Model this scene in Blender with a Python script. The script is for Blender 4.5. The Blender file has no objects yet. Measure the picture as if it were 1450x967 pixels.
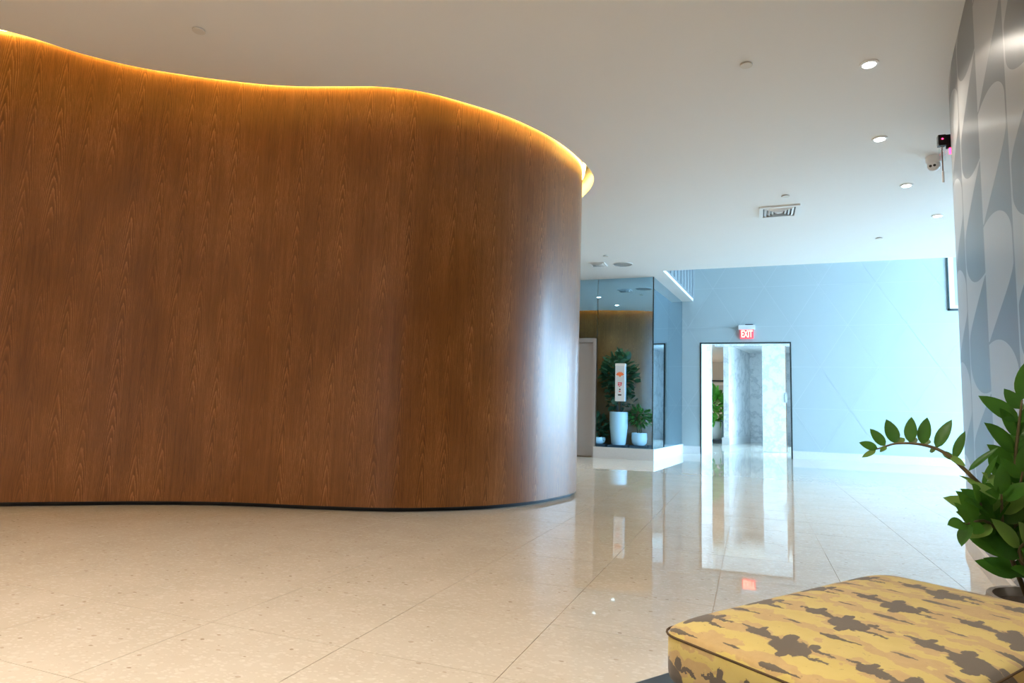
import bpy, bmesh, math, random
from mathutils import Vector, Matrix
random.seed(7)
S = bpy.context.scene
COL = S.collection
# ------------------------------------------------------------------ camera
F, H = 900.0, 0.85
ROT = Matrix(((0.9358, 0.0088, 0.3523), (0.3511, -0.1100, -0.9299), (0.0306, 0.9939, -0.1060)))
cam = bpy.data.cameras.new('camera'); cam_o = bpy.data.objects.new('camera', cam); COL.objects.link(cam_o)
cam.sensor_width = 36.0; cam.lens = F / 1450 * 36.0; cam.clip_start = 0.02; cam.clip_end = 200
_x = Vector(ROT.row[0]); _cols = [Vector((ROT[0][i], ROT[1][i], ROT[2][i])) for i in range(3)]
_cz = _cols[2].normalized(); _cx = (_cols[0] - _cz * _cols[0].dot(_cz)).normalized(); _cy = _cz.cross(_cx)
R3 = Matrix((_cx, _cy, _cz)).transposed()
cam_o.matrix_world = Matrix.Translation((0, 0, H)) @ R3.to_4x4()
S.camera = cam_o
# ------------------------------------------------------------------ world / daylight
W = bpy.data.worlds.new('world'); S.world = W; W.use_nodes = True
bg = W.node_tree.nodes['Background']; bg.inputs[0].default_value = (0.42, 0.69, 1.0, 1); bg.inputs[1].default_value = 33.0
def portal(name, loc, rot, sx, sy):
    l = bpy.data.lights.new(name, 'AREA'); l.shape = 'RECTANGLE'; l.size = sx; l.size_y = sy
    l.cycles.is_portal = True
    o = bpy.data.objects.new(name, l); COL.objects.link(o); o.location = loc; o.rotation_euler = rot
    return o
portal('daylight_side', (7.44, 11.75, 3.4), (0, math.pi / 2, 0), 6.6, 5.8)
portal('added_daylight_vestibule', (1.28, 17.6, 1.5), (0, math.pi / 2, 0), 2.8, 5.2)  # sky through the unseen glazing added beside the vestibule
portal('added_daylight_far', (5.62, 14.68, 1.55), (-math.pi / 2, 0, 0), 3.2, 2.9)  # sky through the unseen glazing added in the far wall
sun = bpy.data.lights.new('sun', 'SUN'); sun.energy = 260.0; sun.angle = .01; sun.color = (.92, .97, 1.0)
sun_o = bpy.data.objects.new('sun', sun); COL.objects.link(sun_o); sun_o.location = (10, -10, 20)
sun_o.rotation_euler = Vector((.10, .62, -.78)).to_track_quat('-Z', 'Y').to_euler()      # shines along the side glazing, lights the paving outside
S.view_settings.view_transform = 'Standard'; S.view_settings.look = 'None'
S.view_settings.gamma = 1; S.view_settings.use_curve_mapping = False
S.view_settings.exposure = 0.22
S.cycles.use_denoising = True
S.cycles.max_bounces = 8; S.cycles.diffuse_bounces = 4; S.cycles.glossy_bounces = 5
S.cycles.transparent_max_bounces = 12; S.cycles.transmission_bounces = 6
S.cycles.caustics_reflective = False; S.cycles.caustics_refractive = False
S.cycles.sample_clamp_indirect = 4.0; S.cycles.sample_clamp_direct = 0
C = 3.40            # ceiling height
YF = 14.70          # far wall
WARM = (1.0, 0.79, 0.57)

# ------------------------------------------------------------------ material helpers
class NT:
    def __init__(s, name):
        s.mat = bpy.data.materials.new(name); s.mat.use_nodes = True
        s.t = s.mat.node_tree; s.b = s.t.nodes['Principled BSDF']; s.out = s.t.nodes['Material Output']
    def n(s, kind, **kw):
        x = s.t.nodes.new(kind)
        for k, v in kw.items(): setattr(x, k, v)
        return x
    def put(s, sock, v):
        if isinstance(v, bpy.types.NodeSocket): s.t.links.new(v, sock)
        elif v is not None:
            try: sock.default_value = v
            except Exception: sock.default_value = (*v, 1)
    def m(s, op, a, b=None, c=None):
        x = s.n('ShaderNodeMath', operation=op)
        for i, v in enumerate((a, b, c)): s.put(x.inputs[i], v)
        return x.outputs[0]
    def xyz(s, v):
        x = s.n('ShaderNodeSeparateXYZ'); s.put(x.inputs[0], v); return x.outputs
    def comb(s, x_, y_, z_=0.0):
        x = s.n('ShaderNodeCombineXYZ')
        for i, v in enumerate((x_, y_, z_)): s.put(x.inputs[i], v)
        return x.outputs[0]
    def noise(s, vec, scale, detail=2, rough=.5, dim='3D'):
        x = s.n('ShaderNodeTexNoise', noise_dimensions=dim)
        if vec is not None: s.put(x.inputs['Vector'], vec)
        x.inputs['Scale'].default_value = scale; x.inputs['Detail'].default_value = detail; x.inputs['Roughness'].default_value = rough
        return x.outputs
    def ramp(s, f, stops):
        x = s.n('ShaderNodeValToRGB'); s.put(x.inputs[0], f); e = x.color_ramp.elements
        while len(e) < len(stops): e.new(.5)
        for el, (p, c) in zip(e, stops): el.position = p; el.color = (*c, 1)
        return x.outputs[0]
    def mix(s, f, a, b):
        x = s.n('ShaderNodeMix', data_type='RGBA'); s.put(x.inputs[0], f); s.put(x.inputs[6], a if isinstance(a, bpy.types.NodeSocket) else (*a, 1)); s.put(x.inputs[7], b if isinstance(b, bpy.types.NodeSocket) else (*b, 1))
        return x.outputs[2]
    def mapr(s, v, a, b, c, d):
        x = s.n('ShaderNodeMapRange'); x.clamp = True
        for i, q in enumerate((v, a, b, c, d)): s.put(x.inputs[i], q)
        return x.outputs[0]
    def bump(s, h, strength, dist=.002):
        x = s.n('ShaderNodeBump'); s.put(x.inputs['Height'], h); x.inputs['Strength'].default_value = strength; x.inputs['Distance'].default_value = dist
        s.put(s.b.inputs['Normal'], x.outputs[0])
    def set(s, **kw):
        for k, v in kw.items(): s.put(s.b.inputs[k.replace('_', ' ')], v)
        return s
    def uv(s): return s.n('ShaderNodeUVMap').outputs[0]
    def pos(s): return s.n('ShaderNodeNewGeometry').outputs['Position']
    def obj(s): return s.n('ShaderNodeTexCoord').outputs['Object']

def plain(name, col, rough=.5, metal=0.0, var=.06, scale=6.0, spec=.5):
    t = NT(name); n = t.noise(t.obj(), scale, 3)[0]
    c = t.mix(n, tuple(q * (1 - var) for q in col), tuple(min(1, q * (1 + var)) for q in col))
    t.set(Base_Color=c, Roughness=rough, Metallic=metal); t.b.inputs['Specular IOR Level'].default_value = spec
    return t.mat
def emit(name, col, strength):
    t = NT(name); t.set(Base_Color=col, Emission_Color=(*col, 1), Emission_Strength=strength); return t.mat

def mat_wood():
    t = NT('oak_veneer'); u, v, _ = t.xyz(t.uv())
    L = .19
    k = t.m('DIVIDE', u, L); fid = t.m('FLOOR', k); ul = t.m('MULTIPLY', t.m('SUBTRACT', t.m('FRACT', k), .5), L)
    wn = t.n('ShaderNodeTexWhiteNoise', noise_dimensions='1D'); t.put(wn.inputs['W'], fid); rnd = wn.outputs[0]
    vs = t.m('ADD', v, t.m('MULTIPLY', rnd, 1.7))
    wob = t.noise(t.comb(t.m('MULTIPLY', u, 5.0), t.m('MULTIPLY', vs, 1.1), rnd), 1.0, 3)[0]
    ulw = t.m('ADD', ul, t.m('MULTIPLY', t.m('SUBTRACT', wob, .5), .035))
    g = t.m('ADD', vs, t.m('MULTIPLY', t.m('POWER', t.m('ABSOLUTE', ulw), 1.5), 36.0))
    g = t.m('ADD', g, t.m('MULTIPLY', wob, .55))
    fib0 = t.noise(t.comb(t.m('MULTIPLY', u, 220.0), t.m('MULTIPLY', v, 3.0), 1.0), 1.0, 2, .6)[0]
    g = t.m('ADD', g, t.m('MULTIPLY', fib0, .10))
    fr = t.m('FRACT', t.m('MULTIPLY', g, 7.0))
    ring = t.m('POWER', fr, 2.2)
    amp = t.mapr(t.noise(t.comb(t.m('MULTIPLY', u, 2.2), t.m('MULTIPLY', v, .9)), 1.6, 2)[0], .34, .66, .18, 1.0)
    ring = t.m('MULTIPLY', ring, amp)
    fib = t.noise(t.comb(t.m('MULTIPLY', u, 260.0), t.m('MULTIPLY', v, 6.0), 0.0), 1.0, 3, .6)[0]
    fib2 = t.noise(t.comb(t.m('MULTIPLY', u, 45.0), t.m('MULTIPLY', v, 1.2), 3.0), 1.0, 3, .6)[0]
    big = t.noise(t.comb(t.m('MULTIPLY', u, .9), t.m('MULTIPLY', v, .35)), 1.0, 2)[0]
    f = t.m('ADD', t.m('MULTIPLY', ring, .36), t.m('ADD', t.m('MULTIPLY', fib, .26), t.m('ADD', t.m('MULTIPLY', fib2, .30), t.m('ADD', .05, t.m('MULTIPLY', big, .12)))))
    f = t.m('ADD', f, t.m('MULTIPLY', t.m('SUBTRACT', rnd, .5), .05))
    c = t.ramp(f, [(.26, (.090, .028, .005)), (.50, (.208, .075, .015)), (.80, (.385, .165, .050))])
    t.set(Base_Color=c, Roughness=t.mapr(fib, .3, .7, .32, .42)); t.b.inputs['Specular IOR Level'].default_value = .2
    t.b.inputs['Coat Weight'].default_value = .34; t.b.inputs['Coat Roughness'].default_value = .25
    t.bump(fib, .05, .001)
    return t.mat

def mat_terrazzo():
    t = NT('terrazzo_tile'); p = t.pos(); x, y, z = t.xyz(p)
    q = t.comb(x, y, 0.0)
    n0 = t.noise(q, 3.0, 4, .6); n1 = t.noise(q, 26.0, 3)
    warp = t.n('ShaderNodeVectorMath', operation='ADD'); t.put(warp.inputs[0], q)
    sc = t.n('ShaderNodeVectorMath', operation='SCALE'); t.put(sc.inputs[0], n1[1]); sc.inputs['Scale'].default_value = .018; t.put(warp.inputs[1], sc.outputs[0])
    def vor(scale, off):
        m_ = t.n('ShaderNodeMapping'); t.put(m_.inputs[0], warp.outputs[0]); m_.inputs['Location'].default_value = (off, off * .7, 0); m_.inputs['Rotation'].default_value = (0, 0, off)
        m_.inputs['Scale'].default_value = (1, 1.5, 1)
        w = t.n('ShaderNodeTexVoronoi'); t.put(w.inputs['Vector'], m_.outputs[0]); w.inputs['Scale'].default_value = scale; return w.outputs
    a = vor(26.0, 1.3); b = vor(52.0, 5.1); c = vor(14.0, 8.7); d = vor(21.0, 3.9)
    ca = t.xyz(a['Color']); cb = t.xyz(b['Color']); cc = t.xyz(c['Color']); cd = t.xyz(d['Color'])
    base = t.mix(t.mapr(n0[0], .3, .7, 0, 1), (.615, .535, .425), (.675, .595, .485))
    def lay(base, v, col, pick, lo, size, soft, amt):
        on = t.m('GREATER_THAN', pick, lo); sh = t.mapr(v['Distance'], size - soft, size, amt, 0.0)
        return t.mix(t.m('MULTIPLY', on, sh), base, col)
    base = lay(base, b, (.76, .69, .59), cb[0], .45, .42, .1, .55)
    base = lay(base, b, (.55, .46, .36), cb[1], .80, .36, .1, .55)
    base = lay(base, a, (.80, .74, .65), ca[0], .62, .42, .10, .30)
    base = lay(base, c, (.80, .74, .64), cc[0], .80, .26, .07, .34)
    base = lay(base, d, (.34, .25, .17), cd[0], .93, .20, .04, .75)
    base = lay(base, d, (.46, .36, .27), cd[1], .91, .24, .05, .7)
    t.set(Base_Color=base, Roughness=t.mapr(n1[0], .3, .7, .018, .032)); t.b.inputs['Specular IOR Level'].default_value = .62
    return t.mat

def mat_wallpaper():
    t = NT('retro_wallpaper'); u, v, _ = t.xyz(t.uv())
    Wd, P, U0 = .72, .65, 8.62
    k = t.m('DIVIDE', t.m('SUBTRACT', u, U0), 2 * Wd); fk = t.m('FRACT', k)              # 0..0.5 column A (past the seam), 0.5..1 column B
    isB = t.m('GREATER_THAN', fk, .5)
    dA = t.m('MULTIPLY', fk, 2.0); dB = t.m('MULTIPLY', t.m('SUBTRACT', 1.0, fk), 2.0)    # distance from the straight seam, in column widths
    d = t.m('ADD', t.m('MULTIPLY', isB, dB), t.m('MULTIPLY', t.m('SUBTRACT', 1.0, isB), dA))
    tB = t.m('FRACT', t.m('DIVIDE', t.m('SUBTRACT', 1.94 + 6.5, v), P))                   # 0 at the round end, growing down
    tA = t.m('FRACT', t.m('DIVIDE', t.m('SUBTRACT', v, 1.66 - 6.5), P))                   # 0 at the round end, growing up
    tt = t.m('ADD', t.m('MULTIPLY', isB, tB), t.m('MULTIPLY', t.m('SUBTRACT', 1.0, isB), tA))
    # arch: the rounded end dips towards the seam
    tt = t.m('SUBTRACT', tt, t.m('MULTIPLY', t.m('POWER', t.m('ABSOLUTE', t.m('SUBTRACT', d, .45)), 2.0), .12))
    r = t.m('MINIMUM', t.m('MAXIMUM', t.m('DIVIDE', tt, .30), 0.0), 1.0)
    arch = t.m('SQRT', t.m('SUBTRACT', 1.0, t.m('POWER', t.m('SUBTRACT', 1.0, r), 2.0)))
    q = t.m('MINIMUM', t.m('MAXIMUM', t.m('DIVIDE', t.m('SUBTRACT', tt, .52), .47), 0.0), 1.0)
    tail = t.m('SUBTRACT', 1.0, t.m('POWER', q, 1.45))
    w = t.m('MULTIPLY', t.m('MULTIPLY', arch, tail), .96)
    inside = t.m('MULTIPLY', t.m('LESS_THAN', d, w), t.m('GREATER_THAN', tt, 0.0))
    light = t.m('ABSOLUTE', t.m('SUBTRACT', t.m('ADD', isB, inside), 1.0))          # A: light ground, dark drop; B: dark ground, light drop
    weave = t.noise(t.comb(t.m('MULTIPLY', u, 420.0), t.m('MULTIPLY', v, 420.0)), 1.0, 2)[0]
    cl = t.mix(weave, (.36, .355, .345), (.44, .435, .425)); cd = t.mix(weave, (.105, .104, .102), (.14, .139, .137))
    t.set(Base_Color=t.mix(light, cd, cl), Roughness=.30); t.b.inputs['Specular IOR Level'].default_value = .45
    t.bump(weave, .04, .001)
    return t.mat

def mat_marble(name='white_marble', sc=1.0):
    t = NT(name); p = t.pos()
    n = t.noise(p, 1.3 * sc, 5, .62)
    v1 = t.m('ABSOLUTE', t.m('SUBTRACT', n[0], .5)); vein = t.mapr(v1, 0, .05, .5, 0)
    n2 = t.noise(p, 3.1 * sc, 4, .6); v2 = t.mapr(t.m('ABSOLUTE', t.m('SUBTRACT', n2[0], .47)), 0, .03, .2, 0)
    f = t.m('MAXIMUM', vein, v2)
    t.set(Base_Color=t.mix(f, (.84, .85, .86), (.36, .40, .44)), Roughness=.15); return t.mat

def mat_fabric():
    t = NT('camouflage_fabric'); x, y, z = t.xyz(t.obj())
    u = t.m('ADD', x, t.m('ADD', .4104, t.m('MULTIPLY', t.m('SUBTRACT', z, .456), 1.3))); v = t.m('SUBTRACT', t.m('MULTIPLY', y, -1.0), .4304)
    PU, PV = .205, .20
    vec = t.comb(u, v)
    nz = t.noise(vec, 55.0, 3, .6)[0]; n2 = t.noise(vec, 18.0, 3, .55)[0]
    cu = t.m('SUBTRACT', t.m('FRACT', t.m('DIVIDE', t.m('SUBTRACT', u, .17 - .1025 + .52), PU)), .5)
    cv = t.m('FRACT', t.m('DIVIDE', t.m('SUBTRACT', v, -.02 - .52), PV))
    cu = t.m('MULTIPLY', cu, PU); cv = t.m('MULTIPLY', cv, PV)
    cu = t.m('ADD', cu, t.m('MULTIPLY', t.m('SUBTRACT', nz, .5), .040)); cv2 = t.m('ADD', cv, t.m('MULTIPLY', t.m('SUBTRACT', n2, .5), .016))
    def blob(a, b, ra, rb, d=0.0):            # blob elongated along v
        ex = t.m('DIVIDE', t.m('SUBTRACT', cv2, a), ra); ey = t.m('DIVIDE', t.m('SUBTRACT', cu, b), rb)
        return t.m('SQRT', t.m('ADD', t.m('POWER', ex, 2.0), t.m('POWER', ey, 2.0)))
    bl = [blob(.112, -.006, .032, .036), blob(.135, -.012, .020, .026), blob(.070, .006, .030, .010), blob(.044, .012, .026, .019), blob(.016, .022, .024, .0055), blob(.165, .012, .024, .0055), blob(.168, -.022, .026, .006), blob(.096, .034, .011, .018), blob(.122, -.044, .010, .020), blob(.040, .034, .007, .018), blob(.146, .024, .010, .014)]
    mn = bl[0]
    for b_ in bl[1:]: mn = t.m('MINIMUM', mn, b_)
    dark = t.mapr(mn, .92, 1.02, 1.0, 0.0)
    # small leftover wedge halfway between the big shapes
    cu3 = t.m('MULTIPLY', t.m('SUBTRACT', t.m('FRACT', t.m('DIVIDE', t.m('SUBTRACT', u, .17 + .52), PU)), .5), PU)
    cu3 = t.m('ADD', cu3, t.m('MULTIPLY', t.m('SUBTRACT', nz, .5), .02))
    def blob3(a, b, ra, rb):
        ex = t.m('DIVIDE', t.m('SUBTRACT', cv2, a), ra); ey = t.m('DIVIDE', t.m('SUBTRACT', cu3, b), rb)
        return t.m('SQRT', t.m('ADD', t.m('POWER', ex, 2.0), t.m('POWER', ey, 2.0)))
    mn3 = t.m('MINIMUM', blob3(.135, .0, .026, .010), blob3(.045, .020, .020, .004)); mn3 = t.m('MINIMUM', mn3, blob3(.165, .002, .02, .004))
    dark = t.m('MAXIMUM', dark, t.mapr(mn3, .92, 1.02, 1.0, 0.0))
    lines = t.m('MULTIPLY', t.mapr(t.m('ABSOLUTE', t.m('SUBTRACT', n2, .5)), 0, .010, 1, 0), t.m('GREATER_THAN', nz, .60))
    s1 = t.m('SINE', t.m('MULTIPLY', t.m('ADD', u, t.m('MULTIPLY', n2, .19)), 2 * math.pi / PU * 2))
    band = t.mapr(t.m('ADD', s1, t.m('MULTIPLY', t.m('SUBTRACT', nz, .5), 1.2)), -.12, .12, 0, 1)
    cy = t.mix(n2, (.44, .32, .075), (.57, .44, .15)); ct = t.mix(nz, (.38, .245, .09), (.49, .335, .145))
    base = t.mix(band, ct, cy)
    fine = t.noise(vec, 900.0, 1)[0]
    base = t.mix(t.m('MULTIPLY', lines, .55), base, (.13, .085, .04))
    dk = t.mix(fine, (.075, .055, .035), (.135, .105, .075))
    t.set(Base_Color=t.mix(dark, base, dk), Roughness=.85); t.b.inputs['Specular IOR Level'].default_value = .25
    t.b.inputs['Sheen Weight'].default_value = .25
    t.bump(fine, .25, .001)
    return t.mat

def mat_leaf(name, a, b, rough=.35):
    t = NT(name); n = t.noise(t.obj(), 5.0, 3)[0]; oi = t.n('ShaderNodeObjectInfo').outputs['Random']
    f = t.m('ADD', t.m('MULTIPLY', n, .5), t.m('MULTIPLY', oi, .5))
    t.set(Base_Color=t.mix(f, a, b), Roughness=rough)
    tr = t.n('ShaderNodeBsdfTranslucent'); t.put(tr.inputs[0], (*[min(1, q * 2.2) for q in b], 1))
    mx = t.n('ShaderNodeMixShader'); mx.inputs[0].default_value = .28
    t.t.links.new(t.b.outputs[0], mx.inputs[1]); t.t.links.new(tr.outputs[0], mx.inputs[2]); t.t.links.new(mx.outputs[0], t.out.inputs[0])
    return t.mat

def mat_mirror():
    t = NT('blue_tinted_mirror'); n = t.noise(t.pos(), 2.0, 2)[0]
    t.set(Base_Color=t.mix(n, (.36, .585, .73), (.37, .60, .745)), Roughness=.012, Metallic=1.0); return t.mat

def mat_glass():
    t = NT('clear_glass'); tr = t.n('ShaderNodeBsdfTransparent'); gl = t.n('ShaderNodeBsdfGlossy'); gl.inputs['Roughness'].default_value = .02
    tr.inputs[0].default_value = (.95, .98, .98, 1)
    mx = t.n('ShaderNodeMixShader'); mx.inputs[0].default_value = .08
    t.t.links.new(tr.outputs[0], mx.inputs[1]); t.t.links.new(gl.outputs[0], mx.inputs[2]); t.t.links.new(mx.outputs[0], t.out.inputs[0])
    return t.mat

def mat_panel():
    t = NT('grey_green_wall_panel'); p = t.pos(); n = t.noise(p, 40.0, 2)[0]; n2 = t.noise(p, .8, 2)[0]
    c = t.mix(n2, (.375, .440, .450), (.40, .468, .478)); c = t.mix(t.m('MULTIPLY', n, .15), c, (.45, .52, .53))
    t.set(Base_Color=c, Roughness=.45); return t.mat

def mat_picture():
    t = NT('abstract_print'); x, y, z = t.xyz(t.obj())
    a = t.n('ShaderNodeTexNoise'); t.put(a.inputs['Vector'], t.comb(t.m('ABSOLUTE', x), z)); a.inputs['Scale'].default_value = 4.0; a.inputs['Detail'].default_value = 4
    e = t.mapr(t.m('MAXIMUM', t.m('DIVIDE', t.m('ABSOLUTE', x), .42), t.m('DIVIDE', t.m('ABSOLUTE', z), .30)), .6, 1.0, 1, 0)
    f = t.m('MULTIPLY', a.outputs[0], t.m('ADD', .25, t.m('MULTIPLY', e, 1.1)))
    t.set(Base_Color=t.ramp(f, [(.12, (.55, .58, .62)), (.45, (.22, .25, .30)), (.75, (.03, .04, .06))]), Roughness=.4); return t.mat

M = dict(
    wood=mat_wood(), tile=mat_terrazzo(), wallpaper=mat_wallpaper(), marble=mat_marble(), fabric=mat_fabric(), mirror=mat_mirror(), glass=mat_glass(), panel=mat_panel(), picture=mat_picture(),
    paving=plain('pale_paving', (.49, .50, .51), .8, var=.06, scale=3), greypot=plain('grey_clay_pot', (.30, .275, .25), .7),
    upper=plain('grey_blue_cladding', (.20, .235, .25), .35), upperline=plain('grey_blue_batten', (.27, .31, .33), .35),
    grout=plain('tan_grout', (.40, .31, .20), .7), ceiling=plain('ceiling_paint', (.86, .86, .86), .75, var=.01, scale=2), plaster=plain('wall_plaster', (.72, .69, .64), .7, var=.02),
    joint=plain('pale_joint', (.465, .53, .54), .6, var=.02), toe=plain('black_toe_kick', (.008, .008, .009), .6), stone=plain('travertine_base', (.66, .61, .54), .35, var=.12, scale=14),
    terr_base=plain('white_terrazzo_base', (.62, .62, .615), .3, var=.09, scale=60), steel=plain('brushed_steel', (.40, .385, .38), .42, .35, .05, 30), dark=plain('dark_metal', (.03, .045, .045), .4, .6),
    white=plain('white_plastic', (.84, .84, .84), .4, var=.02), offw=plain('ivory_plastic', (.70, .67, .62), .45, var=.02), black=plain('black_plastic', (.012, .012, .014), .35), grey=plain('grey_plastic', (.40, .41, .42), .4),
    pot=plain('white_glazed_ceramic', (.80, .80, .79), .3, var=.03), bluepot=plain('pale_blue_ceramic', (.36, .52, .60), .4), slate=plain('dark_slate_tray', (.045, .052, .06), .45), soil=plain('potting_soil', (.045, .028, .018), .95, var=.5, scale=90),
    zz=mat_leaf('glossy_leaf', (.018, .070, .010), (.055, .165, .020), .27), zzl=mat_leaf('young_leaf', (.09, .20, .03), (.16, .27, .06), .3), fig=mat_leaf('fig_leaf', (.020, .060, .025), (.05, .11, .05), .4), fern=mat_leaf('fern_leaf', (.02, .09, .015), (.06, .20, .03), .45), bright=mat_leaf('bright_leaf', (.05, .22, .03), (.14, .42, .06), .45),
    stem=plain('green_brown_stem', (.11, .085, .035), .5, var=.3, scale=20), bark=plain('trunk_bark', (.10, .075, .055), .8, var=.3, scale=30), platform=plain('dark_blue_lacquer', (.018, .024, .032), .28), piping=plain('brown_piping', (.07, .04, .015), .9),
    led=emit('amber_led', (1.0, .70, .18), 45.0), lens=emit('warm_lamp_lens', (1.0, .93, .82), 22.0), red=emit('red_lit_letters', (1.0, .42, .30), 2.6), redled=emit('red_indicator', (1.0, .02, .08), 12.0), haze=emit('red_lit_panel', (1.0, .055, .08), 1.0),
    orange=plain('orange_print', (.80, .17, .05), .5), pink=plain('red_print', (.70, .05, .10), .5), signface=plain('pale_sign_face', (.72, .76, .80), .4, var=.02), yellow=plain('yellow_notice', (.85, .62, .02), .5), clear=mat_glass(), brown=plain('brown_wood', (.20, .10, .045), .5),
)

# ------------------------------------------------------------------ geometry helpers
def link(o, parent=None):
    COL.objects.link(o)
    if parent is not None: o.parent = parent
    return o
def mesh(name, vs, fs, mat, parent=None, smooth=False, uvs=None, off=None):
    if off is not None: vs = [(v[0] - off[0], v[1] - off[1], v[2] - off[2]) for v in vs]
    me = bpy.data.meshes.new(name); me.from_pydata([tuple(v) for v in vs], [], fs); me.update()
    if uvs is not None:
        ul = me.uv_layers.new(name='UVMap')
        for lp in me.loops: ul.data[lp.index].uv = uvs[lp.vertex_index]
    if smooth:
        for p in me.polygons: p.use_smooth = True
    me.materials.append(M[mat] if isinstance(mat, str) else mat)
    return link(bpy.data.objects.new(name, me), parent)
def boxdata(lo, hi):
    x0, y0, z0 = lo; x1, y1, z1 = hi
    return [(x0, y0, z0), (x1, y0, z0), (x1, y1, z0), (x0, y1, z0), (x0, y0, z1), (x1, y0, z1), (x1, y1, z1), (x0, y1, z1)], [(0, 3, 2, 1), (4, 5, 6, 7), (0, 1, 5, 4), (1, 2, 6, 5), (2, 3, 7, 6), (3, 0, 4, 7)]
def box(name, lo, hi, mat, parent=None, off=None, bev=0.0):
    if bev:
        bm = bmesh.new(); vs, fs = boxdata(lo, hi); bv = [bm.verts.new(v) for v in vs]
        for f in fs: bm.faces.new([bv[i] for i in f])
        bmesh.ops.bevel(bm, geom=bm.edges[:], offset=bev, segments=2, affect='EDGES', profile=.6)
        vs = [tuple(v.co) for v in bm.verts]; bm.verts.index_update(); fs = [[v.index for v in f.verts] for f in bm.faces]; bm.free()
    else: vs, fs = boxdata(lo, hi)
    return mesh(name, vs, fs, mat, parent, off=off)
def multi(name, boxes, mat, parent=None, off=None):
    V, Fs = [], []
    for lo, hi in boxes:
        a, b = boxdata(lo, hi); n = len(V); V += a; Fs += [tuple(i + n for i in f) for f in b]
    return mesh(name, V, Fs, mat, parent, off=off)
def lathe(name, prof, mat, parent=None, seg=24, at=(0, 0, 0), smooth=True, axis='z'):
    V, Fs = [], []
    for r, z in prof:
        for i in range(seg):
            a = 2 * math.pi * i / seg
            p = (r * math.cos(a), r * math.sin(a), z) if axis == 'z' else (r * math.cos(a), z, r * math.sin(a))
            V.append((p[0] + at[0], p[1] + at[1], p[2] + at[2]))
    for j in range(len(prof) - 1):
        for i in range(seg):
            a, b = j * seg + i, j * seg + (i + 1) % seg
            Fs.append((a, b, b + seg, a + seg))
    Fs.append(tuple(range(seg))[::-1]); Fs.append(tuple(range((len(prof) - 1) * seg, len(prof) * seg)))
    o = mesh(name, V, Fs, mat, parent, smooth)
    if smooth:
        for p in o.data.polygons:
            if len(p.vertices) > 4: p.use_smooth = False
        o.data.set_sharp_from_angle(angle=.7)
    return o
def tube(name, pts, rad, mat, parent=None, seg=7):
    pts = [Vector(p) for p in pts]; V, Fs = [], []
    for i, p in enumerate(pts):
        d = (pts[min(i + 1, len(pts) - 1)] - pts[max(i - 1, 0)]).normalized()
        a = d.orthogonal() if i == 0 else (a - d * a.dot(d)); a.normalize(); b = d.cross(a)
        r = rad[i] if isinstance(rad, (list, tuple)) else rad
        for k in range(seg):
            t = 2 * math.pi * k / seg; V.append(p + a * (r * math.cos(t)) + b * (r * math.sin(t)))
    for i in range(len(pts) - 1):
        for k in range(seg):
            q, w = i * seg + k, i * seg + (k + 1) % seg; Fs.append((q, w, w + seg, q + seg))
    Fs.append(tuple(range(seg))[::-1]); Fs.append(tuple(range((len(pts) - 1) * seg, len(pts) * seg)))
    return mesh(name, V, Fs, mat, parent, True)
def crom(P, n=14):
    out = []
    P = [Vector(p) for p in P]
    for i in range(len(P) - 1):
        p0, p1, p2, p3 = P[max(i - 1, 0)], P[i], P[i + 1], P[min(i + 2, len(P) - 1)]
        for k in range(n):
            t = k / n; out.append(.5 * ((2 * p1) + (p2 - p0) * t + (2 * p0 - 5 * p1 + 4 * p2 - p3) * t * t + (3 * p1 - p0 - 3 * p2 + p3) * t ** 3))
    return out + [P[-1]]
def strip(name, con, z0, z1, mat, parent=None, flip=False, cap=0.0):
    V, Fs, U = [], [], []; s = 0
    for i, p in enumerate(con):
        if i: s += (p - con[i - 1]).length
        V += [(p.x, p.y, z0), (p.x, p.y, z1)]; U += [(s, z0), (s, z1)]
        if i:
            f = (2 * i - 2, 2 * i, 2 * i + 1, 2 * i - 1); Fs.append(f[::-1] if flip else f)
    return mesh(name, V, Fs, mat, parent, True, U)
def offset(con, d):
    out = []
    for i, p in enumerate(con):
        t = (con[min(i + 1, len(con) - 1)] - con[max(i - 1, 0)]).normalized(); out.append(p + Vector((t.y, -t.x)) * d)
    return out
def empty(name, loc, rz=0.0):
    o = bpy.data.objects.new(name, None); o.location = loc; o.rotation_euler = (0, 0, rz); o.empty_display_size = .1
    return link(o)
def tag(o, label, cat, group=None):
    o['label'] = label; o['category'] = cat
    if group: o['group'] = group
    return o
def struct(o): o['kind'] = 'structure'; return o
def textmesh(name, body, size, mat, parent, M4):
    cu = bpy.data.curves.new(name, 'FONT'); cu.body = body; cu.size = size; cu.extrude = .003; cu.align_x = 'CENTER'; cu.align_y = 'CENTER'; cu.offset = .004
    to = bpy.data.objects.new(name, cu); COL.objects.link(to); dg = bpy.context.evaluated_depsgraph_get(); dg.update()
    me = bpy.data.meshes.new_from_object(to.evaluated_get(dg)); bpy.data.objects.remove(to); me.materials.clear(); me.materials.append(M[mat])
    me.transform(M4); o = bpy.data.objects.new(name, me); return link(o, parent)

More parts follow.
